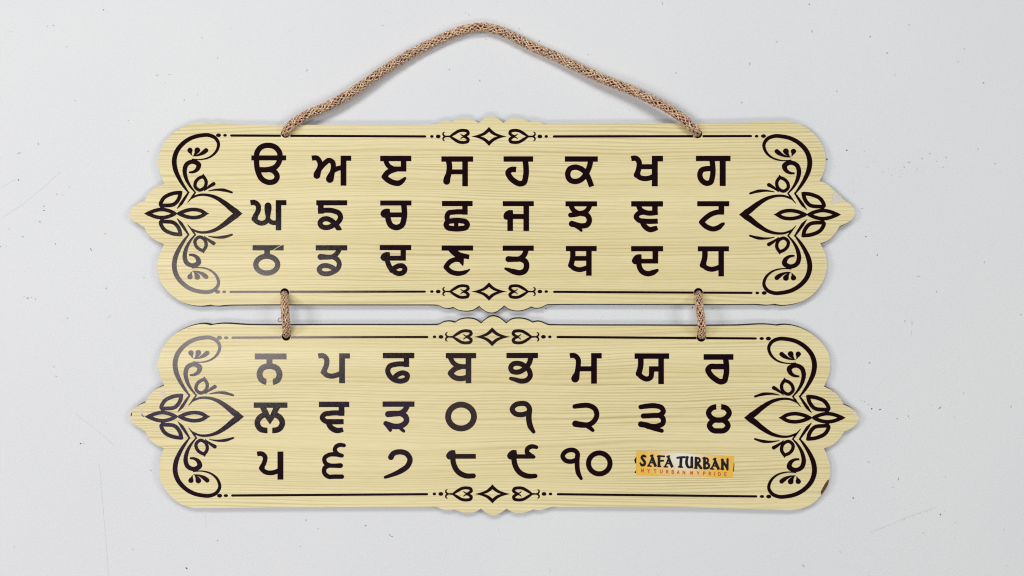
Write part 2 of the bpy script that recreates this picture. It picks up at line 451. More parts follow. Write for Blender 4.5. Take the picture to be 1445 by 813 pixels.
# ------------------------------------------------------------------ the table the boards lie on
def tabletop():
    V = []; Fc = []; mi = []
    S = 0.9
    V += [Vector((-S, -S, -0.03)), Vector((S, -S, -0.03)), Vector((S, S, -0.03)), Vector((-S, S, -0.03)),
          Vector((-S, -S, 0)), Vector((S, -S, 0)), Vector((S, S, 0)), Vector((-S, S, 0))]
    Fc += [[4, 5, 6, 7], [3, 2, 1, 0], [0, 1, 5, 4], [1, 2, 6, 5], [2, 3, 7, 6], [3, 0, 4, 7]]; mi += [0] * 6
    def speck(px, py, a, b, ang, k, z=0.00012):
        n = 9; base = len(V); a *= 0.9; b *= 0.9
        for i in range(n):
            t = 2 * math.pi * i / n; r = random.uniform(0.7, 1.15)
            x = a * r * math.cos(t); y = b * r * math.sin(t)
            V.append(at(px + x*math.cos(ang) - y*math.sin(ang), py + x*math.sin(ang) + y*math.cos(ang), z))
        Fc.append(list(range(base, base + n))[::-1]); mi.append(k)
    for px, py, a, b, ang, k in (
        (146, 14, 1.2, 1.0, 0, 2), (150, 17, .6, .5, 0, 1), (54, 203, .9, 2.4, -.2, 1), (27, 216, 3.4, .8, -.15, 1),
        (67, 37, .8, 1.0, 0, 1), (75, 36, 1.3, .7, -.5, 1), (15, 45, 1, .6, 0, 1), (94, 66, .9, .9, 0, 1), (106, 142, 1.1, .8, .4, 1),
        (181, 170, 1.1, .8, .5, 1), (260, 141, 1, .9, 0, 1), (279, 134, .8, .8, 0, 1), (285, 53, 1, .9, 0, 1), (222, 106, 3, .5, -.2, 1),
        (239, 105, 3, .4, .1, 1), (209, 214, .8, 1.2, 0, 1), (325, 41, .7, .9, 0, 1), (307, 82, .8, 1.5, 0, 1),
        (1142, 6, 1.1, 1.0, 0, 2), (1146, 44, .7, 2.6, -.5, 1), (1228, 52, 1.1, .9, 0, 2), (1252, 75, 1.8, 1.2, 0, 1), (1096, 59, 1.4, .9, .5, 1),
        (1058, 90, .7, 2.2, .2, 1), (1181, 129, 1.4, 1, .4, 1), (1263, 106, 1.0, .7, 0, 1), (1388, 117, 1.3, 1.0, 0, 2), (1352, 87, 1.3, .7, .3, 1),
        (1361, 69, 1.6, .8, .3, 1), (1195, 212, 1.5, 1.1, -.3, 2), (1167, 225, 1.8, 1.2, .8, 2), (1047, 145, 1.4, 1, .3, 1), (1380, 210, 1.2, 1.0, .2, 1),
        (1404, 231, 1.1, .9, 0, 1), (1312, 217, 1.8, .6, -.3, 1), (1335, 222, 1.6, .7, .2, 1), (1283, 229, 1.8, .9, .1, 1), (1301, 224, 1.6, .7, -.4, 1),
        (1322, 228, 1.4, .8, .5, 1), (1276, 236, 1.1, .8, .3, 1), (1331, 236, 1.6, .7, .2, 1), (1294, 240, 1.0, .6, 0, 1), (1283, 35, 1.6, .8, -.3, 1),
        (1222, 334, 1.0, .9, 0, 2), (1217, 294, 1.7, .8, -.4, 1), (1205, 271, .9, .8, 0, 1), (1389, 370, 1.0, 1.7, 0, 1), (1296, 390, 3.2, .7, 0, 1),
        (1322, 412, .7, 2.4, -.3, 1), (1287, 456, 1.6, 4.4, .1, 3), (1286, 470, .7, 5, .1, 3), (1277, 453, 1.3, 1, -.5, 1), (1441, 444, 1.4, 1, 0, 1),
        (1360, 555, .8, 1.5, .3, 1), (1227, 512, 1.8, .8, -.7, 1), (1326, 576, 2.0, .9, -.7, 1), (1427, 574, .8, 2, .2, 1), (1238, 360, 1.1, 1.6, .1, 1),
        (1230, 577, 1.4, 1.2, .2, 2), (1242, 578, 1.5, 1.0, 0, 2), (1225, 571, 1.1, .8, .4, 1), (1220, 567, 1.3, .7, -.4, 1), (1215, 565, .9, .7, 0, 1),
        (1204, 703, 1.4, 1.1, 0, 2), (1327, 726, 1.2, 1.1, 0, 2), (1333, 722, .7, .6, 0, 1), (1226, 652, 2.2, .9, .45, 1), (1268, 676, .8, 2.6, .1, 1),
        (1134, 799, .9, 3.2, -.6, 1), (1260, 688, .9, .8, 0, 1), (1266, 591, 1.5, .8, .3, 1), (1282, 587, 1.2, .7, 0, 1), (1420, 798, 3, .5, .5, 3),
        (1334, 673, .9, .7, 0, 1), (1303, 752, .9, 1.2, 0, 1), (1417, 748, .8, 1, 0, 1), (1186, 779, 1.5, .8, .2, 1), (1327, 575, 2.3, .8, -.7, 1),
        (26, 254, 1.2, 1.0, 0, 2), (62, 291, .9, .9, 0, 2), (62, 297, 1.1, .9, 0, 2), (56, 313, 1.6, 1.0, .2, 1), (13, 323, 1.2, .8, -.8, 1), (80, 274, 1.3, .8, .2, 1),
        (88, 275, 1, .8, 0, 1), (32, 334, 1.8, .9, .2, 1), (78, 344, 1.2, 1.3, -.7, 1), (128, 352, 1.0, 3.0, -.35, 1), (0, 348, 1, 1, 0, 2), (9, 347, .8, .7, 0, 1),
        (39, 421, 2.0, 1.7, .3, 1), (44, 420, 1, .8, 0, 1), (50, 422, .9, 1, 0, 1), (34, 419, .9, .7, 0, 1), (150, 407, 1, 1.2, .3, 1), (148, 330, 2.4, .6, .05, 1),
        (95, 449, .9, .9, 0, 1), (98, 264, .9, .9, 0, 1), (203, 392, 1.3, .8, 0, 1), (154, 447, .7, 4.5, .9, 3), (76, 518, 1, .8, 0, 1),
        (114, 626, 1.6, 1.0, 0, 2), (118, 626, 1, .6, 0, 1), (79, 531, 1.8, .8, .2, 1), (263, 802, 1.9, 1.1, .6, 2), (187, 775, 1.3, .8, .2, 1), (213, 664, 1.7, .9, .6, 1),
        (150, 597, 2, .7, .6, 3), (307, 763, .9, 1.4, 0, 1), (20, 772, .9, .9, 0, 1), (32, 648, .8, .8, 0, 1),
        (432, 734, 1.0, .8, 0, 2), (516, 742, 1.1, .9, 0, 2), (550, 755, 1.8, .6, .3, 2), (553, 757, 1.8, .5, .2, 2), (776, 805, .8, 4, -.1, 3), (449, 746, .8, 1, 0, 1),
        (424, 771, 1.1, .8, 0, 1), (630, 779, 1, .7, 0, 1), (433, 99, .8, 2.6, .2, 1), (677, 114, .8, 2.2, -.7, 1), (662, 21, 1.2, .9, 0, 1), (657, 18, 1, .7, .6, 1),
        (935, 5, .7, 2.6, -.4, 1), (954, 103, 1.6, .9, .4, 1), (761, 58, 1.0, .8, 0, 2), (691, 50, .9, .9, 0, 1), (686, 56, .8, .9, 0, 1), (830, 77, 1.2, .8, .1, 1),
        (733, 40, .7, .8, 0, 1), (540, 36, 1, .7, 0, 1), (888, 155, .8, .9, 0, 1), (634, 98, 1.4, .7, -.3, 1), (770.5, 435.5, 1.1, .9, 0, 2), (766, 441, .7, .7, 0, 1),
        (977, 434, .9, 1.7, .1, 2), (1005, 436, 1.3, .8, -.3, 1), (850, 446, 1, .7, 0, 1), (906, 439, .7, .8, 0, 1)):
        speck(px, py, a, b, ang, k)
    def scratch(pts, wd):
        for (ax, ay), (bx, by) in zip(pts[:-1], pts[1:]):
            dx, dy = bx - ax, by - ay; l = math.hypot(dx, dy); nx, ny = -dy / l * wd / 2, dx / l * wd / 2
            base = len(V)
            V.extend([at(ax + nx, ay + ny, 6e-5), at(bx + nx, by + ny, 6e-5), at(bx - nx, by - ny, 6e-5), at(ax - nx, ay - ny, 6e-5)])
            Fc.append([base, base + 1, base + 2, base + 3]); mi.append(3)
    scratch([(2, 308), (30, 290), (62, 264), (85, 242)], 0.6)
    scratch([(0, 266), (22, 253)], 0.5)
    scratch([(105, 583), (122, 596), (140, 610), (160, 628)], 0.6)
    scratch([(140, 655), (144, 700), (150, 770), (153, 813)], 0.6)
    scratch([(1229, 751), (1262, 738), (1290, 726), (1320, 716)], 0.7)
    scratch([(290, 725), (291, 745)], 0.6)
    for i in range(46):                              # dotted scuff along the lower right scratch, plus stray dust
        if i < 16:
            t = random.random(); speck(1229 + 95*t + random.gauss(0, .6), 751 - 36*t + random.gauss(0, .6), random.uniform(.4, .9), .4, -.4, 1)
        else:
            speck(random.choice((1300, 1220, 1195)) + random.gauss(0, 38), random.choice((230, 580)) + random.gauss(0, 14), random.uniform(.4, .9), random.uniform(.35, .6), random.uniform(0, 3), 1, 0.0001 + i * 1e-6)
    for i in range(len(Fc)):                         # every fleck faces up
        if i >= 6:
            a, b, c = (V[j] for j in Fc[i][:3])
            if (b - a).cross(c - a).z < 0: Fc[i].reverse()
    o = link_mesh('tabletop', V, Fc, [M_table, M_fleck, M_fleckd, M_scratch], None, mi)
    o['kind'] = 'structure'
    o['label'] = 'white painted tabletop with small grey flecks under the boards'
tabletop()

# ------------------------------------------------------------------ outlines of the two boards (photo pixels; ! = sharp notch)
UPPER = """365,176.3 345,176.1 317.5,175.2 304.6,174 297,175.2! 288,173.7 273.3,174.6 262.2,177.9 251,183.3 240,191.7 231,203.3 224.8,217.2 223,228 225.3,241
 228.6,251.5 231.8,259.6! 221.6,263.3 212.4,270.3 206.9,277.4 204.7,284! 195.8,287 187.5,292.8 183.3,300.2 183.6,304.5 187.5,310.6 195.8,316 204,321.2!
 206.9,327.7 216,336.6 225.3,342.2 231.2,344.8! 227.2,355.3 222.8,370 222.6,383 226.3,396 234.6,408.8 245.6,419 258.5,426.7 273.3,430.7 284.4,431.4 297.3,429.9!
 304.6,431.2 321.2,430.1 350,429.7 480,429.6 585,429.6 600,429.6 609,429.7 618.8,430.6 624.7,433.4 632,434.7 639.5,433! 647,437 657.2,438.5 667.5,437 676,431.5! 682.3,436.8 688.2,440.2 692.5,441
 697.5,440.6 705.9,435.8 711.5,431! 718,435.6 729.5,438.2 739,437 749.4,432.5! 757.5,434.4 765,432.8 770.8,429.8 780,429.1 795,428.9 880,428.8 1040,429.1 1067.7,428.9 1084.3,429.8 1092.6,428.6!
 1102.7,430.2 1113.8,429.5 1128.5,426.3 1143.3,418.3 1156.2,405.1 1164.5,388.5 1166.9,373.8 1163.9,357.2 1157.5,343.3! 1169,338.7 1178.3,329.3 1184.8,319!
 1195,314.6 1203,308.6 1206.2,300.6 1204.2,293 1198.6,287.3 1190.9,282.7! 1185.7,276.7 1176.5,268.4 1167.3,260.3 1156.6,255.5! 1163.2,239.3 1164.9,222.7 1161.7,208.9 1154.4,196
 1145,185.5 1132.2,177.2 1117.5,172.6 1102.7,171.5 1091.6,172.8! 1086,172.1 1067.7,172.5 1040,173.4 880,174.6 800,175.2 784,175.4 776,175.5 768.2,175.2 760.7,171.9 754.5,171 748.2,172.7!
 742,169.7 734.5,167.6 725.8,167.2 717,169 710.5,173.7! 704.6,169.1 698.4,165.1 692.8,164.2 687.2,165.3 681,169.3 675.1,173.7! 671,171 666,168.7 657.3,167.3 646,168.7 637.4,172.4!
 631,170.6 622.4,172.2 615,175.3 606,176.1 595,176.2 480,176.2"""
LOWER = """350,458.9 306.5,457.6 297.3,459.2! 288,457.3 273.3,459.3 262.2,463 247.5,471.2 234.6,484.2 226.3,499 223,513.8 225.3,528.5 231.8,544.2!
 219.8,549.7 210.6,558.6 205,568.2! 195.8,572.2 187,579.6 184,587.5 186,594.6 193,601.4 205,608.6! 208.7,616.5 218,626 231.2,632.6! 226.6,646.4 224.2,661 225.6,674.5 231.8,688.8
 242,701.4 254.8,711.2 269.6,716 288,716.9 330,716.6 350,716.5 480,715.8 590,715.5 606,715.4 616,715.5 624,718.6 632,720 641.5,719! 652.7,723 662.3,723.8 671.9,721.7 678.7,717.8! 686.2,723.5 692.6,726.4 697.3,727
 701.5,726.4 706.4,723.7 715.2,717.8! 722.4,722.2 732,723.8 741.6,722.8 752.7,718.8! 762.3,719.9 768.7,718.2 776.7,715.5 792,715.4 880,715.7 1040,717.9 1070,718.9 1097,719.3 1119.3,719.5 1132.2,717.3 1147,710.4
 1159.9,697 1169.1,679.6 1171.7,663 1168.2,646.4 1162.7,632.6! 1176.5,626.6 1185.7,617.6 1191.3,609! 1200.5,604.7 1209.2,597.7 1211.9,589.4 1208.6,582.6 1200.5,575.8 1190.3,571!
 1187,564.8 1176.5,552.9 1162.6,545.5! 1169.6,528.5 1171.5,512 1167.3,495.3 1154.4,478.7 1137.8,466.7 1119.3,459.8 1106.4,458.6 1096.3,459.7! 1086,458.5 1040,459.6 900,459.7 805,459.5 785,459.3 772.3,458.6
 765.7,455.6 759,454 751.9,455.6! 742,451.1 731.5,449.7 722.3,451 714.4,456.7! 709,452 703.9,448.6 697.3,446.7 692,447.2 685.5,450.9 678.9,456.7! 671,451.5 660.5,449.7 650,451.2 641.8,455.6!
 632.9,453.8 626.3,454.9 619.7,458.2 608,458.9 590,459 480,458.9"""
HOLES_U = ((403.0, 188.2), (984.6, 188.8), (401.6, 413.2), (985.5, 412.8))
HOLES_L = ((403.8, 474.4), (989.6, 476.0))
HR = 6.4

def board_panel(outline, holes, parent, wood, slant):
    pts, _, _ = parse(outline)
    rim = [p[:2] for p in catmull(pts, True, 6)]
    loops = [rim] + [[(hx + HR*math.cos(t), hy + HR*math.sin(t)) for t in np.linspace(0, 2*math.pi, 29)[:-1]] for hx, hy in holes]
    v2, f2 = fill(loops)
    n = len(v2)
    top = [at(x, y, FACE) for x, y in v2]
    bot = [Vector((p.x, p.y + slant * K, UNDER)) for p in top]
    V = top + bot; Fc = []; mi = []
    for t in f2:
        a, b, c = (V[i] for i in t)
        t = t if (b - a).cross(c - a).z > 0 else t[::-1]
        Fc.append(list(t)); mi.append(0)
        Fc.append([i + n for i in t[::-1]]); mi.append(1)
    base = 0
    for l in loops:
        m = len(l)
        area = sum(ax*by - bx*ay for (ax, ay), (bx, by) in zip(l, l[1:] + l[:1]))
        ccw = area < 0                                       # pixel y points down
        outer = base == 0
        for i in range(m):
            a, b = base + i, base + (i + 1) % m
            q = [a, a + n, b + n, b]
            if ccw != outer: q = q[::-1]
            Fc.append(q); mi.append(1)
        base += m
    return link_mesh('panel', V, Fc, [wood, M_edge], parent, mi)

PRINT = FACE + 0.00012
def zoomed(loops, ox, oy, s): return [[(ox + x / s, oy + y / s) for x, y in l] for l in loops]
def mark(name, code, z, parent, label=None, m=None, h=PRINT, grow=0.8):
    ox, oy, s = z
    return flat(name, zoomed(Shape(code, 0.24 * s, grow).contours(), ox, oy, s), h, m or M_ink, parent, label)

S1 = 976 / 180; S2 = 1445 / 180; S3 = 1220 / 180; S4 = 1126 / 180
ZA = (340, 190, S1); ZB = (520, 190, S1); ZC = (700, 190, S1); ZD = (870, 190, S1)
ZE = (340, 320, S2); ZF = (520, 330, S3); ZG = (700, 330, S3); ZH = (870, 330, S3)
ZI = (340, 480, S1); ZJ = (340, 600, S3); ZK = (520, 480, S1); ZL = (520, 600, S4); ZM = (700, 480, S1); ZN = (700, 600, S4); ZO = (870, 480, S1)

LETTERS_U = [
 ('ura', ZA, ['B 80,160 345,197', 'S 40 120,180 122,140 150,99 208,82 266,99 296,140 298,180 288,216 260,250 215,266 135,268', 'S 40 120,178 120,225 131,285 162,342 218,366 262,353 277,322 264,291 238,272 215,268']),
 ('aira', ZA, ['S 38 b 543,181 582,181 600,203 606,238 598,265 583,302:52 581,312:52', 'S 38 598,268 640,220 674,197 700,210 707,248 698,290 683,330:56 680,340:58', 'S 36 700,280 745,258 785,252', 'P 763,162 843,162 843,200 806,200 806,390 763,390']),
 ('iri', ZB, ['B 90,163 327,203', 'B 248,203 289,282', 'S 36 131,196 150,236 192,263 b', 'B 190,245 289,282', 'S 42 205,265 150,288 121,322! 150,348 192,368 232,371 262,352:32 279,334:20']),
 ('sassa', ZB, ['B 558,167 800,207', 'B 718,200 760,395', 'S 42 613,200 619,240 613,300 600,342:50 598,357:52', 'B 615,267 720,303']),
 ('haha', ZC, ['B 58,167 283,207', 'S 42 224,200 224,335 214,366 185,376 140,357 102,318 92,290 110,271 153,268 b']),
 ('kakka', ZC, ['B 527,167 778,207', 'S 40 723,200 714,245 690,297 648,346 606,359 565,346 548,304 563,264 606,249 650,262 688,295 708,335 731,397 b']),
 ('khakha', ZD, ['S 40 b 113,184 153,184 171,206 172,250 152,310', 'P 131,310 152,300 185,300 172,330', 'S 38 152,306 180,329 215,337 250,333 285,318', 'B 178,227 280,264', 'P 271,163 355,163 355,205 315,205 315,395 271,395']),
 ('gagga', ZD, ['B 608,163 872,202', 'B 790,200 835,393', 'S 40 731,196 731,335 722,362 694,373 652,350 638,302 652,272 690,261 731,261']),
 ('ghagga', ZA, ['S 38 b 73,521 108,521 130,540 132,580 112,620 100,645', 'P 80,646 100,630 130,632 120,668', 'S 36 100,643 125,668 155,678 190,668 205,640:28 206,600:44 207,565:54 207,545:50', 'S 34 205,640 222,664 250,675 280,670', 'P 267,502 347,502 347,540 308,540 308,732 267,732']),
 ('nganga', ZA, ['B 577,503 812,541', 'B 590,541 632,605', 'S 38 b 590,586 715,586 750,602 762,635 745,668 700,697 655,712 615,700 605,675 625,650 660,644 700,664 735,702 756,735 b', '-B 700,732 800,760']),
 ('chacha', ZB, ['B 90,505 328,542', 'S 42 270,536 270,650 255,693 212,711 170,693 151,650 147,610', 'B 105,596 270,632', 'C 92,610 100,585 125,569 162,569! 165,595! 155,632! 108,632']),
 ('chhachha', ZB, ['B 563,508 796,547', 'B 718,540 758,612', 'S 38 b 758,593 650,593 614,600 601,625 607,660', 'L 40 594,690 606,668 640,660 710,660 744,668 756,690 744,711 710,719 640,719 606,711', 'B 655,660 687,720']),
 ('jajja', ZC, ['B 52,510 288,547', 'B 210,540 252,737', 'B 100,608 215,645', 'C 57,625 66,598 92,580 128,579! 130,610! 118,644! 62,643', 'B 87,630 129,737']),
 ('jhajha', ZC, ['B 532,511 772,549', 'S 36 572,540 597,583 645,603 693,583 718,540', 'S 32 570,616:36 612,612:34 655,600', 'S 40 650,602 698,618 714,652 700,688 655,699 612,690 584,684:46 580,683:46', 'S 26 600,695 630,713 652,733:20']),
 ('nyanya', ZD, ['B 113,510 355,550', 'B 273,545 315,612', 'S 38 168,542 185,576 215,594 315,594 b', 'S 38 215,594 168,604 150,629 170,654 215,662 315,662 b', 'S 40 196,665 220,706 258,727 288,721 313,712:30 b']),
 ('tainka', ZD, ['B 618,510 862,548', 'B 781,540 823,612', 'S 38 b 823,593 770,594 720,611 680,640 650,670! 690,706 745,722 785,708 812,686:26 819,682:20']),
 ('thatha', ZE, ['B 132,210 483,268', 'B 265,262 328,320', 'O 58 292,430 124,95', '-S 8 338,284 400,243 470,203', '-S 3 372,266 400,250 440,232']),
 ('dadda', ZE, ['B 847,210 1203,268', 'S 54 1112,258 1082,308 1040,338 990,345 930,342:62 902,342:68', 'S 54 1040,342 1092,372 1114,420 1094,478 1040,515 970,534 908,520 885,485 910,450 965,440 1020,455 1068,486']),
 ('dhadda', ZF, ['B 108,108 408,156', 'B 307,150 357,256', 'B 150,210 357,256', 'C 115,232 128,197 160,177 203,177! 206,215! 198,256! 130,253', 'S 48 178,245 194,300 232,352 288,380 334,368 348,336 330,310 290,307 245,330 222,350']),
 ('nana with dot', ZF, ['B 700,112 1000,160', 'S 46 785,150 828,192 880,222', 'S 42 870,208 962,222 b', 'P 790,158 850,158 875,178 962,201 962,242 912,236 870,235 820,205', 'P 862,225 912,230 910,290 903,310 865,268', 'S 46 880,250 832,246 782,266 740,318! 788,362 858,380 920,368:38 966,342:12']),
 ('tatta', ZG, ['B 64,113 360,162', 'S 50 287,155 268,204 225,239 170,243 118,242:56', 'S 52 238,242 281,266 292,310 273,355 228,373 170,362 115,343:34 90,333:22']),
 ('thatta', ZG, ['B 668,117 962,165', 'B 862,160 914,400', 'S 50 733,158 733,230 714,303', 'P 690,302 714,285 745,290 735,335', 'S 46 714,300 748,330 800,343 850,332 885,318', 'B 735,213 865,258']),
 ('dada', ZH, ['B 140,118 445,167', 'B 345,160 398,284', 'B 170,240 398,284', 'C 148,265 160,227 192,200 238,197! 240,240! 230,284! 158,282', 'S 50 213,275 222,325 250,364 300,382 350,370 388,350:30']),
 ('dhadha', ZH, ['B 778,120 1075,167', 'B 975,160 1027,407', 'S 52 845,160 843,230 822,300', 'P 796,298 830,285 862,285 845,332', 'S 46 824,297 858,325 910,340 950,332 990,316']),
]
LETTERS_L = [
 ('nanna', ZI, ['B 107,103 348,147', 'B 196,140 240,195', 'S 44 b 196,321 160,305 142,262 160,218 218,199 276,218 295,262 280,305 242,321 b', '-B 194,280 244,350']),
 ('pappa', ZI, ['S 38 b 592,122 633,122 654,144 655,185 635,235 630,246', 'P 608,247 632,228 660,236 648,272', 'S 38 632,243 656,267 695,276 735,267 768,252', 'P 752,102 833,102 833,140 795,140 795,330 752,330']),
 ('phapha', ZK, ['B 110,98 350,139', 'B 270,132 310,205', 'S 38 b 310,186 200,187 162,200 147,235 163,275 208,308 256,313 290,298 297,268 266,251 227,262 195,292']),
 ('babba', ZK, ['B 592,99 823,139', 'B 744,132 786,330', 'S 36 624,130 655,180 702,203', 'B 690,185 750,221', 'S 40 705,203 655,225 626,254! 655,283 700,295 765,280']),
 ('bhabha', ZM, ['B 80,98 320,138', 'S 38 266,130 254,175 215,222 160,246 122,236 112,210 130,184 170,178 215,195 254,235 261,275 237,305 190,314 145,302:32 113,294:26']),
 ('mamma', ZM, ['S 38 b 565,120 603,120 626,144 628,200 620,250 608,288:58 605,295:58', 'B 630,201 732,238', 'P 728,100 808,100 808,140 771,140 771,333 728,333']),
 ('yayya', ZO, ['B 139,102 402,143', 'B 320,140 362,336', 'S 42 185,136 184,200 168,258', 'P 147,258 170,240 195,248 185,290', 'S 38 168,255 198,286 235,298 260,286 268,252 268,215 b', 'B 249,201 325,240']),
 ('rara', ZO, ['B 667,108 894,150', 'S 42 835,140 835,282 826,310 800,319 755,298 712,255 700,226 718,205 760,203 835,203']),
 ('lalla', ZI, ['B 98,478 355,518', 'P 143,512 190,512 223,578 250,512 302,512 262,585 222,645 180,585', 'S 42 178,572 146,590 125,634 145,677 204,692 b', 'S 42 262,572 296,590 317,634 296,677 238,692 b', '-B 202,655 240,720']),
 ('vava', ZI, ['B 597,472 828,512', 'B 748,505 791,579', 'S 38 b 791,560 680,560 638,569 622,594 642,618 690,624 785,624 b', 'B 680,605 785,643', 'S 42 668,628 693,672 732,691 781,684:34 b']),
 ('rarra', ZK, ['B 108,470 351,510', 'S 40 296,502 276,538 245,558 190,563:44 150,567:46', 'S 42 250,562 285,588 290,620 262,650 205,661 152,648:44 132,638:36', 'P 114,640 140,655 180,675 180,690 170,704 158,698', 'S 26 238,668 255,684 270,697:22']),
]
NUMERALS = [
 ('zero', ZK, ['O 44 708,585 99,91']),
 ('one', ZM, ['S 38 253,565 255,522 232,491 190,485 143,499 123,530 143,560 190,571 238,560', 'S 42 254,545 251,605 262,658 288,702:26']),
 ('two', ZM, ['S 38 602,508:34 650,501 710,501 756,526 771,570 750,620 705,648 655,648:44 607,640:48', 'S 34 680,648 712,666 740,690:26']),
 ('three', ZO, ['S 38 185,512:34 232,505 300,503 346,519 358,546 338,570 280,577 205,581:38', 'S 38 325,575 356,600 354,637 320,656 270,660 225,650:42 187,644:44', 'S 32 230,660 300,681 346,694:30']),
 ('four', ZO, ['S 40 b 765,510 724,524 704,557 722,592 782,613 842,592 862,557 843,524 799,510 b', '-B 764,470 799,540', 'L 40 782,612 740,616 711,655 738,690 782,695 826,690 853,655 824,616']),
 ('five', ZJ, ['S 44 b 155,276 205,276 230,303 226,348 195,408', 'P 169,417 195,392 228,405 215,450', 'S 44 195,413 228,446 280,457 330,448 368,430', 'B 350,253 405,521']),
 ('six', ZJ, ['S 40 985,194:36 942,190 910,206 898,240 915,268 966,292:36', 'S 40 955,290 900,280 838,286 798,318 806,360 845,384 900,388 952,387:46', 'S 42 845,386 800,412 797,455 836,492 890,493 965,493']),
 ('seven', ZL, ['S 46 198,283:50 215,255 275,236 335,252 366,300 345,360 290,402 220,435:36 148,460:26']),
 ('eight', ZL, ['C 685,272 700,242 730,222 764,224! 770,256! 766,295! 695,294', 'B 760,255 947,296', 'S 46 744,285 754,350 795,416 850,445 926,448:42']),
 ('nine', ZN, ['C 98,272 113,242 143,221 180,222! 184,256! 180,296! 108,294', 'B 175,258 335,296', 'S 40 356,195:32 312,189 280,206 274,240 298,262 334,281:28', 'S 46 157,285 167,350 207,416 262,446 346,449:38']),
 ('ten', ZN, ['S 40 716,295 718,248 697,226 650,220 606,240 588,274 608,308 655,322 705,308', 'S 42 718,275 716,360 725,420 752,472:26', 'O 44 911,338 95,92']),
]

# flourish of one board end, traced with the heart's tip at (932,768) and its axis on y = 768
HALF = [
 'S 26 550,350:5 620,353:8 692,330:13 737,284:19 750,232:22 727,190:25 672,166:27 620,168:28 550,185:29 482,227:31 430,292:33 412,360:35 420,428:34 446,492:28 485,558:20 521,607:9',
 'S 10 522,604:10 494,647:18 464,692:22 434,729:3',
 'S 14 530,452:13 562,447:20 592,422:31 598,394:37 572,373:33 537,372:30 506,391:32 492,430:32 500,490:27 527,548:18 573,606:8',
 'S 10 573,604:9 553,634:13 515,682:3',
 'S 14 545,648:12 600,626:15 660,625:18 720,641:25 800,690:36 862,740:44 904,768:46 960,815:46',
 'S 30 544,320:3 537,300:16 532,283:38', 'S 30 563,318:4 580,300:24 588,282:41', 'S 30 553,326:4 600,318:15 637,298:30 655,283:32',
 'L 23 634,484! 655,520 645,566 603,588 571,560 576,524 602,496', 'P 616,484 635,463 654,500',
 'S 10 641,594:3 678,562:19 713,540:27', 'S 10 674,594:4 735,585:14 790,588:22 852,606:13', 
 'L 27 459,607! 390,617 327,654 309,703 350,706 412,695 446,655', 'P 446,622 473,596 466,645',
 'B 305,700 332,740']
EYES = ['L 26 212,768! 258,747 320,737 385,752 416,768! 385,784 320,799 258,789', 'P 183,768 214,750 214,786', 'P 431,768 410,752 410,784',
        'L 26 448,768! 500,746 560,737 618,748 650,768! 618,788 560,799 500,790', 'P 677,768 645,752 645,784', 'P 425,768 452,752 452,784']
AX = 768.0
def mirror_code(code):
    out = []
    for line in code:
        tk = []
        for t in line.split():
            if ',' in t:
                x, rest = t.split(',', 1)
                y = rest.rstrip('!'); c = '!' if rest.endswith('!') else ''
                wd = ''
                if ':' in y: y, q = y.split(':'); wd = ':' + q
                t = f'{x},{2*AX - float(y):g}{wd}{c}'
            tk.append(t)
        out.append(' '.join(tk))
    return out
flour = Shape(HALF + mirror_code(HALF) + ['-P 932,768 896,738 930,640 1040,640 1040,896 930,896 896,798'] + EYES, 1.1, 1.3).contours()
def flourish(parent, tipx, far, top, bottom, label, tilt=0.0):
    """tipx: heart tip; far: tip of the outer eye leaf; top, bottom: extremes of the scrolls (photo pixels)"""
    sx = (tipx - far) / (932 - 185); sy = (bottom - top) / (2 * (768 - 154)); yc = (top + bottom) / 2
    loops = [[(tipx + (x - 932) * sx, yc + (y - 768) * sy + tilt * (x - 932) * abs(sx)) for x, y in l] for l in flour]
    flat('flourish', loops, PRINT, M_ink, parent, label)

ORN_H = ['S 10 217,293:8 203,305:13 205,325:17 232,342:15', 'S 14 218,342:10 250,342:16 290,342:20',
         'S 26 285,340:20 330,309:31 388,278:32 440,274:32 480,286:33 486,308:34 466,328:28 440,338:22', 'S 8 450,336:18 428,334:13 408,322:9 401,314:5']
ORN_DOTS = ['D 75,342 20,16', 'D 147,342 27,21']
AXO = 342.0
def mirror_y(code, ax):
    global AX
    k = AX; AX = ax; r = mirror_code(code); AX = k; return r
DIAMOND = ['C 521,342! 600,322 655,298 690,268 723,234! 755,268 792,298 847,322 925,342! 847,362 792,386 755,416 723,450! 690,416 655,386 600,362',
           '-C 628,342! 668,329 700,309 723,289! 746,309 778,329 818,342! 778,355 746,375 723,396! 700,375 668,355']
heart = Shape(ORN_H + mirror_y(ORN_H, AXO), 1.4, 1.5).contours()
diamond = Shape(DIAMOND, 1.4).contours()
dots = Shape(ORN_DOTS, 1.4).contours()
def ornament(parent, cx, cy, sx, sy, where):
    def put(loops, fl): return [[(cx + fl * (x - 723) / S2 * sx, cy + (y - 342) / S2 * sy) for x, y in l] for l in loops]
    flat('diamond_motif', put(diamond, 1), PRINT, M_ink, parent)
    for fl in (1, -1):
        flat('heart_motif', put(heart, fl), PRINT, M_ink, parent)
        for d in dots: flat('border_dot', put([d], fl), PRINT, M_ink, parent)

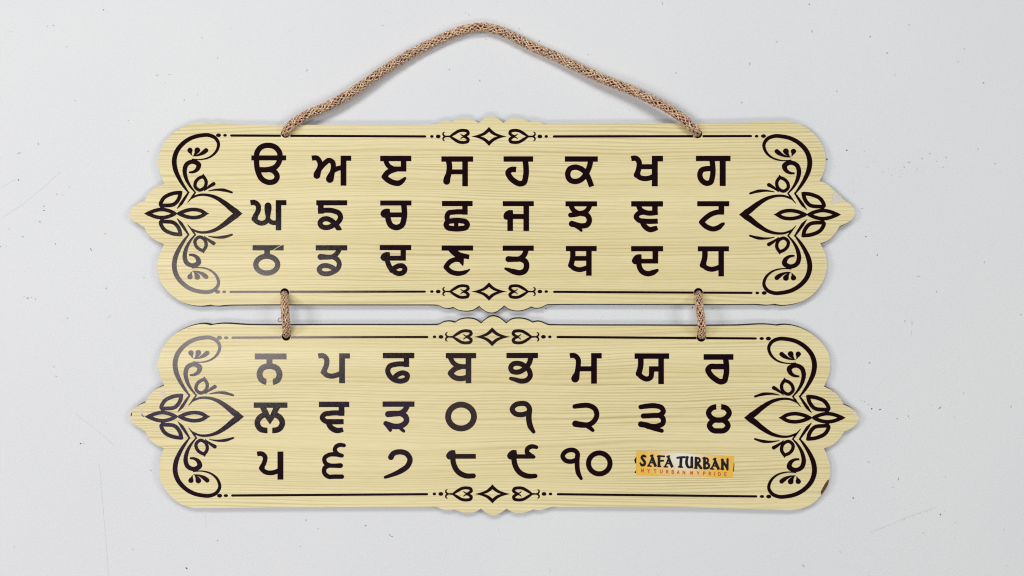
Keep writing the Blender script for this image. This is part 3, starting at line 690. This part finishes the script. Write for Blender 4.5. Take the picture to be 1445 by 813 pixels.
def border(parent, x0, y0, x1, y1, wd, hole=None):
    segs = [(x0, x1)] if hole is None else [(x0, hole - HR - 0.3), (hole + HR + 0.3, x1)]
    loops = []
    f = lambda x: y0 + (y1 - y0) * (x - x0) / (x1 - x0)
    for a, b in segs:
        l = [(a, f(a) + wd / 2), (b, f(b) + wd / 2)]
        if b == x1: l += [(b + wd * .45, f(b) + wd*.25), (b + wd * .45, f(b) - wd*.25)]
        l += [(b, f(b) - wd / 2), (a, f(a) - wd / 2)]
        if a == x0: l += [(a - wd * .45, f(a) - wd*.25), (a - wd * .45, f(a) + wd*.25)]
        loops.append(l)
    flat('border_line', loops, PRINT, M_ink, parent)
def spot(parent, x, y, rx, ry):
    flat('border_dot', [[(x + rx*math.cos(t), y + ry*math.sin(t)) for t in np.linspace(0, 2*math.pi, 25)[:-1]]], PRINT, M_ink, parent)

# ------------------------------------------------------------------ upper board
ub = thing('letter_board', at(694.5, 302, 0), 'upper pale wooden board printed with three full rows of eight dark Gurmukhi letters', 'board', 'scalloped letter boards strung together')
ub.location.z = UNDER
board_panel(UPPER, HOLES_U, ub, wood_material('pale_oak_laminate', (0.31, 0.17, 0)), -1.5)
for nm, z, code in LETTERS_U: mark('letter', code, z, ub, 'printed Gurmukhi letter ' + nm)
flourish(ub, 341.9, 204.0, 188.5, 414.4, 'flourish at the left end with scrolls and a heart')
flourish(ub, 1043.2, 1186.1, 189.9, 415.9, 'flourish at the right end with scrolls and a heart')
ornament(ub, 690.1, 192.6, 1, 1, 'top'); ornament(ub, 690.1, 411.5, 1.0, 0.965, 'bottom')
border(ub, 326.2, 191.3, 600.0, 192.6, 3.3, HOLES_U[0][0]); border(ub, 781.5, 192.6, 1059.8, 192.1, 3.3, HOLES_U[1][0])
border(ub, 325.2, 411.9, 599.5, 411.6, 3.1, HOLES_U[2][0]); border(ub, 782, 411.9, 1060.5, 413.4, 3.2, HOLES_U[3][0])
for x, y in ((308.3, 190.9), (1077.4, 192.1), (307.0, 411.9), (1078.4, 413.5)): spot(ub, x, y, 3.5, 2.6)
for x, y in ((317.5, 191.0), (1067.7, 192.3), (316.3, 411.9), (1068.6, 413.5)): spot(ub, x, y, 2.6, 2.0)
flat('tape_scrap', [[(1176.0, 271.0), (1179.2, 272.2), (1183.5, 276.0), (1188.6, 281.6), (1189.2, 284.5), (1180, 286.5), (1173.2, 288.3), (1174.4, 280)]], FACE + 0.00022, M_tape, ub, 'scrap of milky clear tape at the right edge')

# ------------------------------------------------------------------ lower board
lb = thing('letter_board', at(698, 588, 0), 'lower pale wooden board printed with letters and numerals, yellow sticker near its bottom right', 'board', 'scalloped letter boards strung together')
lb.location.z = UNDER
board_panel(LOWER, HOLES_L, lb, wood_material('pale_oak_laminate_second', (-0.42, 0.66, 0)), 1.7)
for nm, z, code in LETTERS_L: mark('letter', code, z, lb, 'printed Gurmukhi letter ' + nm)
for nm, z, code in NUMERALS: mark('numeral', code, z, lb, 'printed Gurmukhi numeral ' + nm)
flourish(lb, 343.9, 204.8, 474.2, 701.9, 'flourish at the left end with scrolls and a heart')
flourish(lb, 1050.2, 1192.6, 475.9, 703.3, 'flourish at the right end with scrolls and a heart')
ornament(lb, 694.5, 475.4, 1.008, 1.0, 'top'); ornament(lb, 694.9, 697.1, 1.015, 1.0, 'bottom')
border(lb, 327.8, 476.5, 603.0, 475.6, 3.2, HOLES_L[0][0]); border(lb, 786.8, 475.7, 1066.5, 477.7, 3.3, HOLES_L[1][0])
border(lb, 327.6, 699.3, 602.7, 697.5, 3.3); border(lb, 787.2, 697.5, 1067.2, 700.6, 3.3)
for x, y in ((309.6, 476.7), (1084.3, 477.9), (309.9, 699.6), (1084.8, 700.8)): spot(lb, x, y, 3.6, 2.7)
for x, y in ((319.1, 476.7), (1074.9, 477.8), (318.7, 699.5), (1075.2, 700.7)): spot(lb, x, y, 3.1, 2.1)
flat('chip', [[(1170.3, 676.3), (1167.4, 678.0), (1163.6, 683.5), (1161.6, 687.2), (1158.2, 693.5), (1158.6, 698.9), (1161.5, 695.6), (1165.5, 689.6), (1168.6, 683.6)]], FACE + 0.0001, M_chip, lb, 'chipped brown edge at the lower right corner')
flat('chip', [[(184.3, 586.9), (185.0, 582.6), (186.3, 582.9), (185.8, 586.2), (184.8, 588.0)]], FACE + 0.0001, M_edge, lb, 'small dark nick at the left tip')
flat('scuff', [[(227.6, 550.2), (230.5, 551.5), (233.2, 555.2), (235.0, 558.8), (231.6, 560.0), (228.2, 556.8), (226.4, 553.6)]], FACE + 0.0001, M_pale, lb)
flat('scuff', [[(199.6, 577.0), (202.4, 580.0), (200.6, 583.0), (202.2, 586.6), (199.0, 585.0), (197.6, 580.2)]], FACE + 0.0001, M_pale, lb)
flat('scuff', [[(200.2, 583.6), (201.4, 586.2), (203.8, 588.2), (203.2, 588.9), (200.6, 587.2), (199.4, 584.4)]], FACE + 0.00015, M_chip, lb)
flat('scuff', [[(1204.2, 583.2), (1208.0, 583.0), (1210.4, 587.5), (1206.6, 588.0), (1203.6, 586.5)]], FACE + 0.0001, M_pale, lb)

# sticker pasted over an older print near the end of the last row
ZP = (880, 620, 8.5)
for cp in ('P 157,210 142,222 127,250 138,282 157,305', 'P 157,362 142,382 130,402 157,405', 'P 1318,278 1328,290 1322,385 1310,388'):
    mark('covered_print', [cp], ZP, lb, 'end of an older print showing beside the sticker')
def sticker():
    q = [(155, 138), (500, 156), (900, 178), (1328, 205), (1316, 340), (1304, 462), (900, 447), (500, 434), (150, 425), (152, 280)]
    q = [(880 + x / 8.5, 620 + y / 8.5) for x, y in q]
    return flat('sticker', [q], FACE + 0.00030, M_sticker, lb, 'yellow sticker printed in black and red')
st = sticker()
SAFA = ['S 26 262,208:20 238,198 218,218 232,244 252,272 249,302 224,312 200,286:16',
 'S 28 338,196:22 355,250 385,326 b', 'S 15 345,205 322,270 298,318', 'S 12 290,320 330,322', 'S 12 318,280 368,283', 'S 14 325,200 350,190',
 'S 28 425,205 424,326 b', 'S 16 408,205 440,203 486,205', 'S 14 430,260 474,257:18', 'S 12 412,326 442,326',
 'S 28 536,206:22 553,260 584,335 b', 'S 15 543,214 520,280 496,327', 'S 12 486,330 526,331', 'S 12 516,290 566,293', 'S 14 522,210 548,200',
 'S 20 645,222 690,216 732,214', 'S 28 690,220 683,328', 'S 14 660,330 706,334',
 'S 28 763,216 762,312 778,335:22 800,334:18 818,318:16', 'S 28 818,220 818,345 b', 'S 12 745,216 775,214',
 'S 28 868,224 868,346 b', 'S 20 866,226 906,232 914,262 876,286', 'S 26 884,286 908,318 930,346', 'S 12 850,346 880,348',
 'S 28 970,226 970,348', 'S 18 966,228 1008,236 1010,268 976,282', 'S 22 976,284 1020,300 1020,336 972,349', 'S 12 950,226 985,226',
 'S 28 1092,236:22 1110,290 1142,362 b', 'S 15 1098,245 1076,310 1052,352', 'S 12 1040,354 1080,358', 'S 12 1072,318 1122,322', 'S 14 1078,240 1104,230',
 'S 26 1186,246 1184,356', 'S 22 1178,246 1208,290 1244,352', 'S 22 1247,240 1245,362', 'S 12 1168,356 1200,358']
FONT = {'M': ['0,0 0,38', '0,0 12,26 24,0', '24,0 24,38'], 'Y': ['0,0 12,18', '24,0 12,18 12,38'], 'T': ['0,0 26,0', '13,0 13,38'], 'U': ['0,0 0,26 6,37 18,37 24,26 24,0'],
 'R': ['0,0 0,38', '0,0 16,1 20,10 14,19 0,19', '10,19 22,38'], 'B': ['0,0 0,38', '0,0 15,1 19,9 14,17 0,18', '0,18 17,19 22,28 16,37 0,38'], 'A': ['0,38 13,0', '13,0 26,38', '5,25 21,25'],
 'N': ['0,38 0,0', '0,0 24,38', '24,38 24,0'], 'P': ['0,38 0,0', '0,0 16,1 21,11 14,20 0,20'], 'I': ['0,0 0,38'], 'D': ['0,0 0,38', '0,0 16,3 24,19 16,35 0,38'], 'E': ['0,0 0,38', '0,0 20,0', '0,18 17,18', '0,38 20,38']}
motto = []
for ch, x, y in (('M', 214, 355), ('Y', 288, 360), ('T', 364, 362), ('U', 440, 366), ('R', 514, 369), ('B', 580, 372), ('A', 642, 375), ('N', 712, 378), ('M', 804, 383), ('Y', 882, 387), ('P', 958, 390), ('R', 1024, 393), ('I', 1092, 395), ('D', 1140, 398), ('E', 1212, 400)):
    for s in FONT[ch]:
        corner = ch in 'MNYAITE'
        motto.append('S 7.5 ' + ' '.join(f'{x + float(a):g},{y + float(b) + float(a) * .05:g}' + ('!' if corner else '') for a, b in (t.split(',') for t in s.split())))
mark('title_lettering', SAFA, ZP, st, 'bold black words SAFA TURBAN', M_black, FACE + 0.00042, 3.0)
mark('motto_lettering', motto, ZP, st, 'small red words MY TURBAN MY PRIDE', M_red, FACE + 0.00042, 0.6)

# ------------------------------------------------------------------ braided cords
def resample(P, step):
    q = []
    n = len(P)
    for i in range(n - 1):
        p0 = P[max(i-1, 0)]; p1 = P[i]; p2 = P[i+1]; p3 = P[min(i+2, n-1)]
        for k in range(24):
            t = k / 24
            q.append(0.5 * ((2*p1) + (p2 - p0)*t + (2*p0 - 5*p1 + 4*p2 - p3)*t*t + (3*p1 - p0 - 3*p2 + p3)*t**3))
    q.append(P[-1])
    L = [0.0]
    for a, b in zip(q[:-1], q[1:]): L.append(L[-1] + (b - a).length)
    m = int(L[-1] / step) + 1
    out = []; j = 0
    for i in range(m + 1):
        s = L[-1] * i / m
        while j < len(L) - 2 and L[j+1] < s: j += 1
        f = (s - L[j]) / max(L[j+1] - L[j], 1e-12)
        out.append(q[j].lerp(q[j+1], f))
    return out, L[-1] / m

def braid(P, R, jitter=0.16):
    """strands plaited round a dark core, as one mesh"""
    nS = 7; pitch = R * 8.4
    pts, ds = resample(P, pitch / (2 * nS) / 4)
    n = len(pts)
    T = [(pts[min(i+1, n-1)] - pts[max(i-1, 0)]).normalized() for i in range(n)]
    up = Vector((0, 0, 1)); A = []; u = (up - T[0]*up.dot(T[0]))
    if u.length < 1e-3: u = Vector((1, 0, 0))
    for t in T:
        u = (u - t * u.dot(t)).normalized(); A.append((u, t.cross(u)))
    V = []; Fc = []; mi = []
    def sweep(centers, ra, rb, k, sides, rad=None):
        base = len(V); m = len(centers)
        for i, c in enumerate(centers):
            t = (centers[min(i+1, m-1)] - centers[max(i-1, 0)]).normalized()
            ro = rad[i] if rad else A[i][0]
            ro = (ro - t * ro.dot(t)).normalized(); ta = t.cross(ro)
            for s in range(sides):
                a = 2 * math.pi * s / sides
                V.append(c + ro * (ra * math.cos(a)) + ta * (rb * math.sin(a)))
        for i in range(m - 1):
            for s in range(sides):
                a = base + i*sides + s; b = base + i*sides + (s+1) % sides
                Fc.append([a, b, b + sides, a + sides]); mi.append(k)
        for r, rev in ((0, True), (m-1, False)):
            f = [base + r*sides + s for s in range(sides)]
            Fc.append(f[::-1] if rev else f); mi.append(k)
    sweep(pts, R * 0.66, R * 0.66, 3, 10)
    for d in (1, -1):
        for i in range(nS):
            cs = []; rs = []
            ph = random.uniform(-.10, .10)
            wob = [random.gauss(0, jitter) for _ in range(n // 6 + 3)]
            for j in range(n):
                s = j * ds
                f = j / 6; w_ = wob[int(f)] + (wob[int(f)+1] - wob[int(f)]) * (f - int(f))
                th = 2*math.pi*i/nS + ph + w_ + d * 2*math.pi*s/pitch
                r = R * (0.80 + d * 0.10 * math.cos(2*math.pi*s*nS/pitch) + 0.25 * w_)
                ro = A[j][0]*math.cos(th) + A[j][1]*math.sin(th)
                cs.append(pts[j] + ro * r); rs.append(ro)
            sweep(cs, R * 0.15, R * 0.19, (i + (0 if d > 0 else 1)) % 3, 5, rs)
    return V, Fc, mi

def cord(name, path, R, label, cat, group=None, knots=(), extra=None):
    P = [at(x, y, z) for x, y, z in path]
    base = Vector((sum(p.x for p in P) / len(P), sum(p.y for p in P) / len(P), 0))
    t = thing(name, base, label, cat, group)
    V, Fc, mi = braid(P, R)
    link_mesh('braid', V, Fc, M_th + [M_core], t, mi, True)
    for kx, ky in knots:                                     # flattened knot under the board
        c = at(kx, ky, UNDER); V = []; Fc = []
        for a in range(9):
            la = math.pi * (a / 8 - .5)
            for b in range(16):
                lo = 2*math.pi*b/16; rr = 0.0060 * (1 + .08*math.sin(3*lo + a))
                V.append(Vector((c.x + rr*math.cos(la)*math.cos(lo), c.y + rr*math.cos(la)*math.sin(lo), UNDER/2 + UNDER/2*0.98*math.sin(la))))
        for a in range(8):
            for b in range(16):
                Fc.append([a*16 + b, a*16 + (b+1) % 16, (a+1)*16 + (b+1) % 16, (a+1)*16 + b])
        link_mesh('knot', V, Fc, [M_core], t, None, True)
    if extra: extra(t)
    return t

PX = K
cord('hanging_rope', [(403.6, 187.6, 0.0020), (404.2, 186.2, 0.0055), (407, 181, 0.0095), (414.5, 173.8, 0.0084), (434, 162, 0.0077), (456, 152.6, 0.0075), (478.6, 141.2, 0.0070), (500.7, 127.6, 0.0065), (523, 112, 0.0060), (545, 97, 0.0054),
    (567, 83.5, 0.0049), (589, 71.2, 0.0044), (611, 60.2, 0.0041), (633.5, 49.8, 0.0040), (655.7, 42.2, 0.0040), (670, 39.2, 0.0040), (684, 38.6, 0.0040), (698, 41.4, 0.0040), (712, 46.2, 0.0040), (734, 57, 0.0040),
    (756.5, 68.6, 0.0041), (778.6, 77.6, 0.0045), (800.7, 88.2, 0.0051), (823, 98.8, 0.0058), (845, 109.4, 0.0066), (867, 118, 0.0075), (889, 126.8, 0.0083), (911.5, 137, 0.0091), (933.6, 148.4, 0.0098), (955.8, 161.6, 0.0097), (970.5, 173.6, 0.0103), (979.5, 182.6, 0.0095), (982.8, 186.4, 0.0055), (983.6, 187.8, 0.0020)],
    0.00392, 'long brown braided rope arching over the table above the upper board', 'rope', None, HOLES_U[:2])

def loose_thread(t):
    c = at(395.6, 451.5, 0.0150); V = []; Fc = []; n = 22
    for i in range(n):
        a = 0.7 + 5.0 * i / (n - 1)
        p = Vector((c.x + 0.0019*math.cos(a), c.y + 0.0016*math.sin(a), c.z + 0.0006*math.sin(2*a)))
        for s in range(5):
            b = 2*math.pi*s/5; e = Vector((math.cos(a), math.sin(a), 0))
            V.append(p + e*(0.00026*math.cos(b)) + Vector((0, 0, 0.00026*math.sin(b))))
    for i in range(n - 1):
        for s in range(5): Fc.append([i*5 + s, i*5 + (s+1) % 5, (i+1)*5 + (s+1) % 5, (i+1)*5 + s])
    link_mesh('loose_thread', V, Fc, [M_core], t, None, True)
cord('cord_loop', [(401.5, 415.4, 0.0022), (401.6, 416.8, 0.0055), (401.8, 420.5, 0.0095), (401.9, 427, 0.0132), (402.2, 436, 0.0152), (402.8, 445, 0.0158), (403.4, 454, 0.0152), (404.0, 461.5, 0.0132), (404.3, 467.5, 0.0095), (404.3, 471, 0.0055), (404.2, 472.4, 0.0022)],
    0.00345, 'short braided cord joining the two boards, with a tiny loose thread loop on its side', 'cord', 'short cords joining the boards', (HOLES_U[2], HOLES_L[0]), loose_thread)
cord('cord_loop', [(985.4, 415.4, 0.0022), (985.6, 416.8, 0.0055), (986.0, 420.5, 0.0095), (986.7, 427.5, 0.0132), (987.7, 437, 0.0152), (988.8, 446, 0.0158), (989.8, 455, 0.0152), (990.2, 463, 0.0132), (990.1, 469, 0.0095), (989.8, 472.4, 0.0055), (989.7, 473.8, 0.0022)],
    0.00345, 'short leaning braided cord joining the two boards, without any loose thread', 'cord', 'short cords joining the boards', (HOLES_U[3], HOLES_L[1]))
